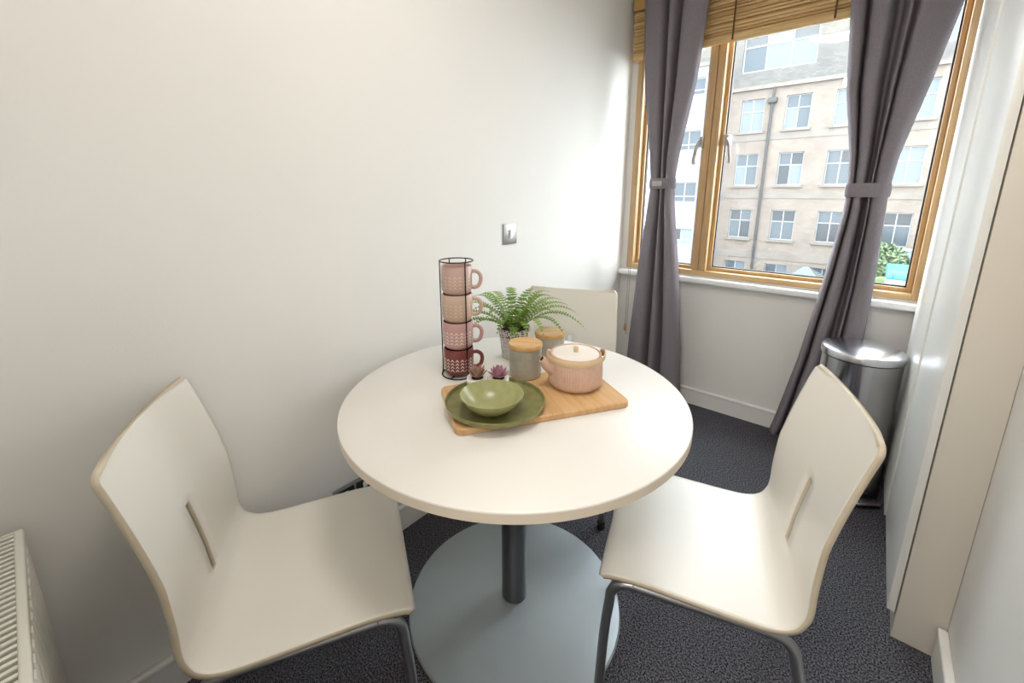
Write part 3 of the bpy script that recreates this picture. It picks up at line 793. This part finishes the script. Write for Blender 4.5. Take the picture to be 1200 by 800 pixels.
for k in range(1, len(ex) - 1, 2):
    b.box(tuple(Vector((ex[k], FYD, z_a)) - BL), tuple(Vector((ex[k + 1], FYD + 0.6, tz0)) - BL)); b.box(tuple(Vector((ex[k], FYD, tz1)) - BL), tuple(Vector((ex[k + 1], FYD + 0.6, z_b)) - BL))
b.build('upper_wall', 'brick_white', bb, False)
bpart('roof', (bx0 - 0.1, FYD - 0.2, z_b), (bx1 + 0.1, FYD + 7, z_b + 0.4), 'roof_dark')
bpart('side_wall', (bx0, FYD + 0.6, GZ), (bx0 + 0.4, FYD + 7, z_b), 'brick_tan'); bpart('side_wall', (bx1 - 0.4, FYD + 0.6, GZ), (bx1, FYD + 7, z_b), 'brick_tan')
bpart('back_wall', (bx0 + 0.4, FYD + 2.4, GZ), (bx1 - 0.4, FYD + 2.6, z_b), 'roof_dark')
for zc_, hh in ((4.22, 0.12), (2.86, 0.20), (-0.56, 0.22), (1.20, 0.16)):
    zz = F(0, zc_)[1]; bpart('string_course', (bx0, FYD - (0.18 if zc_ > 4 else 0.04), zz - hh), (bx1, FYD + 0.01, zz + hh), 'stone_pale')
def ewin(x0, x1, z0, z1, nx, split, pm, root, L0, y, depth=0.14, t=0.055):
    """window frame with nx lights, a transom at split; panes are sub-parts"""
    wob = MB(); P0 = Vector((x0, y, z0)) - L0; W, H = x1 - x0, z1 - z0
    f0, f1 = depth, depth + 0.08
    def bxx(a, c): wob.box((P0.x + a[0], P0.y + f0, P0.z + a[1]), (P0.x + c[0], P0.y + f1, P0.z + c[1]))
    bxx((0, 0), (t, H)); bxx((W - t, 0), (W, H)); bxx((t, 0), (W - t, t)); bxx((t, H - t), (W - t, H))
    for i in range(1, nx): bxx((W * i / nx - t * 0.5, t), (W * i / nx + t * 0.5, H - t))
    bxx((t, H * split - t * 0.5), (W - t, H * split + t * 0.5))
    wo = wob.build('window', 'ext_frame', root, False)
    for i in range(nx):
        for a, c in ((0, split), (split, 1)):
            MB().box((P0.x + W * i / nx + 0.01, P0.y + f0 + 0.035, P0.z + H * a + 0.01), (P0.x + W * (i + 1) / nx - 0.01, P0.y + f0 + 0.05, P0.z + H * c - 0.01)).build('pane', rnd.choice(pm), wo, False)
    return wo
for ri, (a, c) in enumerate(rows):
    for ci, cx in enumerate(cols):
        (x0, z0), (x1, z1) = F(cx - hw, a), F(cx + hw, c)
        pm = ['ext_pane', 'ext_pane', 'ext_pane_dark', 'ext_pane_pale'] if ri else ['ext_pane', 'ext_pane_pale']
        if ri == 2: pm = ['ext_pane_dark', 'ext_pane', 'ext_pane_dark']
        if ri == 1 and ci == 6: pm = ['ext_pane_pale']
        ewin(x0, x1, z0, z1, 2, 0.62, pm, bb, BL, FYD)
        bpart('window_sill', (x0 - 0.12, FYD - 0.14, z0 - 0.14), (x1 + 0.12, FYD + 0.10, z0), 'stone_pale')
for a, c in tops: ewin(F(a, 0)[0], F(c, 0)[0], tz0, tz1, 3, 0.70, ['ext_pane_pale', 'ext_pane_pale', 'ext_pane'], bb, BL, FYD, t=0.08)
# downpipe
dx, dz0, dz1 = F(-1.475, 0)[0], GZ, F(0, 3.80)[1]
b = MB(); b.tube([(dx - BL.x, -0.14, 0), (dx - BL.x, -0.14, dz1 - GZ)], 0.075, 10); b.tube([(dx - BL.x, -0.14, dz1 - GZ), (dx + 0.03 - BL.x, -0.14, dz1 - GZ + 0.8), (dx + 0.12 - BL.x, -0.10, dz1 - GZ + 1.05), (dx + 0.12 - BL.x, 0.1, dz1 - GZ + 1.05)], 0.06, 8)
b.box((dx - 0.24 - BL.x, -0.32, dz1 - GZ - 0.1), (dx + 0.24 - BL.x, 0.0, dz1 - GZ + 0.2), 0.02); b.build('downpipe', 'ext_pipe', bb)

# white rendered building further left, nearer the window
WY = 27.5
p0, p1 = at(819, 200, 1, WY), at(700, 200, 1, WY)
wz1 = at(824, 78, 1, WY).z
wb = thing('white_building', (p0.x - 5, WY, GZ), label='white rendered building with narrow windows beside the brick one', cat='building')
WBL = Vector((p0.x - 5, WY, GZ))
spans = [((813, 90), (824, 112)), ((797, 152), (818, 177)), ((789, 213), (813, 237)), ((783, 268), (809, 286))]
rects = []
for (a, c), (d, e_) in spans:
    q0, q1 = at(a, e_, 1, WY), at(d, c, 1, WY); rects.append((q0.x, q1.x, q0.z, q1.z))
cxs = sum((r[0] + r[1]) / 2 for r in rects[1:3]) / 2
b = MB(); zz = [GZ]
hwid = 0.78
RX = [(cxs - hwid + k * -3.4, cxs + hwid + k * -3.4) for k in range(3)][::-1]
rz_ = sorted([(r[2], r[3]) for r in rects])
ex = [p0.x - 12] + [q for r in RX for q in r] + [p0.x]
for i in range(0, len(ex), 2): b.box(tuple(Vector((ex[i], WY, GZ)) - WBL), tuple(Vector((ex[i + 1], WY + 0.4, wz1)) - WBL))
ez = [GZ] + [q for r in rz_ for q in r] + [wz1]
for i in range(0, len(ez), 2):
    for k in range(1, len(ex) - 1, 2): b.box(tuple(Vector((ex[k], WY, ez[i])) - WBL), tuple(Vector((ex[k + 1], WY + 0.4, ez[i + 1])) - WBL))
b.build('rendered_wall', 'render_white', wb, False)
MB().box((-7.1, -0.1, wz1 - GZ), (5.1, 1.6, wz1 - GZ + 0.25)).build('roof', 'stone_pale', wb, False)
MB().box((4.7, 0.4, 0), (5.0, 1.6, wz1 - GZ)).build('side_wall', 'render_white', wb, False)
MB().box((-7.0, 1.3, 0), (4.7, 1.45, wz1 - GZ)).build('back_wall', 'roof_dark', wb, False)
for x0, x1 in RX:
    for i, (z0, z1) in enumerate(rz_): ewin(x0, x1, z0, z1, 2, 0.3, ['ext_pane'] if i else ['pale_blue', 'ext_pane_dark'], wb, WBL, WY, t=0.07)

# teal and white cabin, grass, pale panel and glazed roof in the yard below
KY = 20.0
q0, q1 = at(1041, 345, 1, KY), at(1071, 319, 1, KY)
cb = thing('site_cabin', ((q0.x + q1.x) / 2, KY, GZ), label='white and teal boxy cabin in the yard below the window', cat='cabin')
hw_ = (q1.x - q0.x) / 2 + 0.15; h_ = q1.z - GZ
MB().box((-hw_, 0, 0), (hw_, 2.2, h_ - 0.36), 0.03).build('white_wall', 'ext_frame', cb)
MB().box((-hw_ - 0.03, -0.04, h_ - 0.36), (hw_ + 0.03, 2.24, h_), 0.05).build('teal_top', 'teal', cb)
MB().box((-hw_ + 0.2, -0.06, h_ - 0.30), (hw_ - 0.75, -0.03, h_ - 0.14), 0.01).build('window_strip', 'teal_dark', cb)
MB().box((hw_ - 0.55, -0.03, h_ - 1.0), (hw_ - 0.2, 0.01, h_ - 0.72), 0.01).build('vent', 'ext_pipe', cb)
q2, q3 = at(1064, 330, 1, 26.0), at(1080, 296, 1, 26.0)
pn = thing('upright_panel', ((q2.x + q3.x) / 2, 26.0, GZ), label='tall pale blue panel standing behind the teal cabin', cat='panel')
MB().box((-0.75, 0, 0), (0.75, 0.5, q3.z - GZ), 0.03).build('sheet', 'pale_blue', pn)
MB().box((-0.82, -0.05, q3.z - GZ), (0.82, 0.55, q3.z - GZ + 0.12), 0.02).build('cap', 'ext_frame', pn)
def bush(x, y, z, r, label, seed):
    rr = random.Random(seed); t = thing('shrub', (x, y, z), label=label, cat='shrub')
    b = bmesh.new()
    for k in range(2200):
        a, c = rr.uniform(0, 2 * math.pi), rr.uniform(-0.2, 1); s = math.sqrt(max(0, 1 - c * c)); q = r * rr.uniform(0.75, 1.05)
        p = Vector((q * s * math.cos(a), q * s * math.sin(a), q * 1.1 * (c + 0.2)))
        d1 = Vector((rr.uniform(-1, 1), rr.uniform(-1, 1), rr.uniform(-1, 1))).normalized(); d2 = d1.cross(p.normalized() + Vector((0.01, 0, 0))).normalized()
        L_ = 0.12; b.faces.new([b.verts.new(p + d1 * L_), b.verts.new(p + d2 * L_ * 0.45), b.verts.new(p - d1 * L_), b.verts.new(p - d2 * L_ * 0.45)])
    mb = MB(); mb.bm.free(); mb.bm = b; mb.build('foliage', 'leaf_out', t, False)
    MB().tube([(0, 0, 0), (0.05, 0, r * 0.5), (0.02, 0.03, r)], [0.09, 0.07, 0.03], 8).build('stem', 'soil', t)
bk = MB().box((at(1020, 330, 1, 22).x, 22.6, GZ), (q1.x + 8, 28.9, at(1050, 322, 1, 24).z), 0.3).build('bank', 'grass'); tag(bk, kind='structure')
bz = at(1050, 322, 1, 24).z
g1 = at(1032, 330, 1, 22.8); bush(g1.x - 0.1, 24.2, bz - 0.05, 1.1, 'leafy green shrub left of the teal cabin on the bank', 1)
# pitched glass roof low in front of the brick building
s0, s1 = at(925, 324, 1, 18.0), at(953, 324, 1, 18.0)
top = at(937, 317, 1, 18.0)
gl = thing('glazed_roof', ((s0.x + s1.x) / 2, 18.0, GZ), label='low grey pitched roof in the yard under the brick wall', cat='roof')
hx = (s1.x - s0.x) / 2 + 0.5; ht = top.z - GZ; he = ht - 0.75
MB().box((-hx, 0, 0), (hx, 2.6, he), 0.02).build('wall', 'stone_pale', gl)
b = MB(); A, B_, C_, D_ = (-hx - 0.1, -0.1, he), (hx + 0.1, -0.1, he), (hx + 0.1, 2.7, he), (-hx - 0.1, 2.7, he); r0, r1 = (-0.1, 1.3, ht), (0.1, 1.3, ht)
b.quad(A, B_, r1, r0); b.quad(B_, C_, r1, r1[:2] + (ht + 0.001,)); b.quad(C_, D_, r0, r1); b.quad(D_, A, r0, r0[:2] + (ht + 0.001,))
b.build('roof_slopes', 'ext_pane', gl, False)
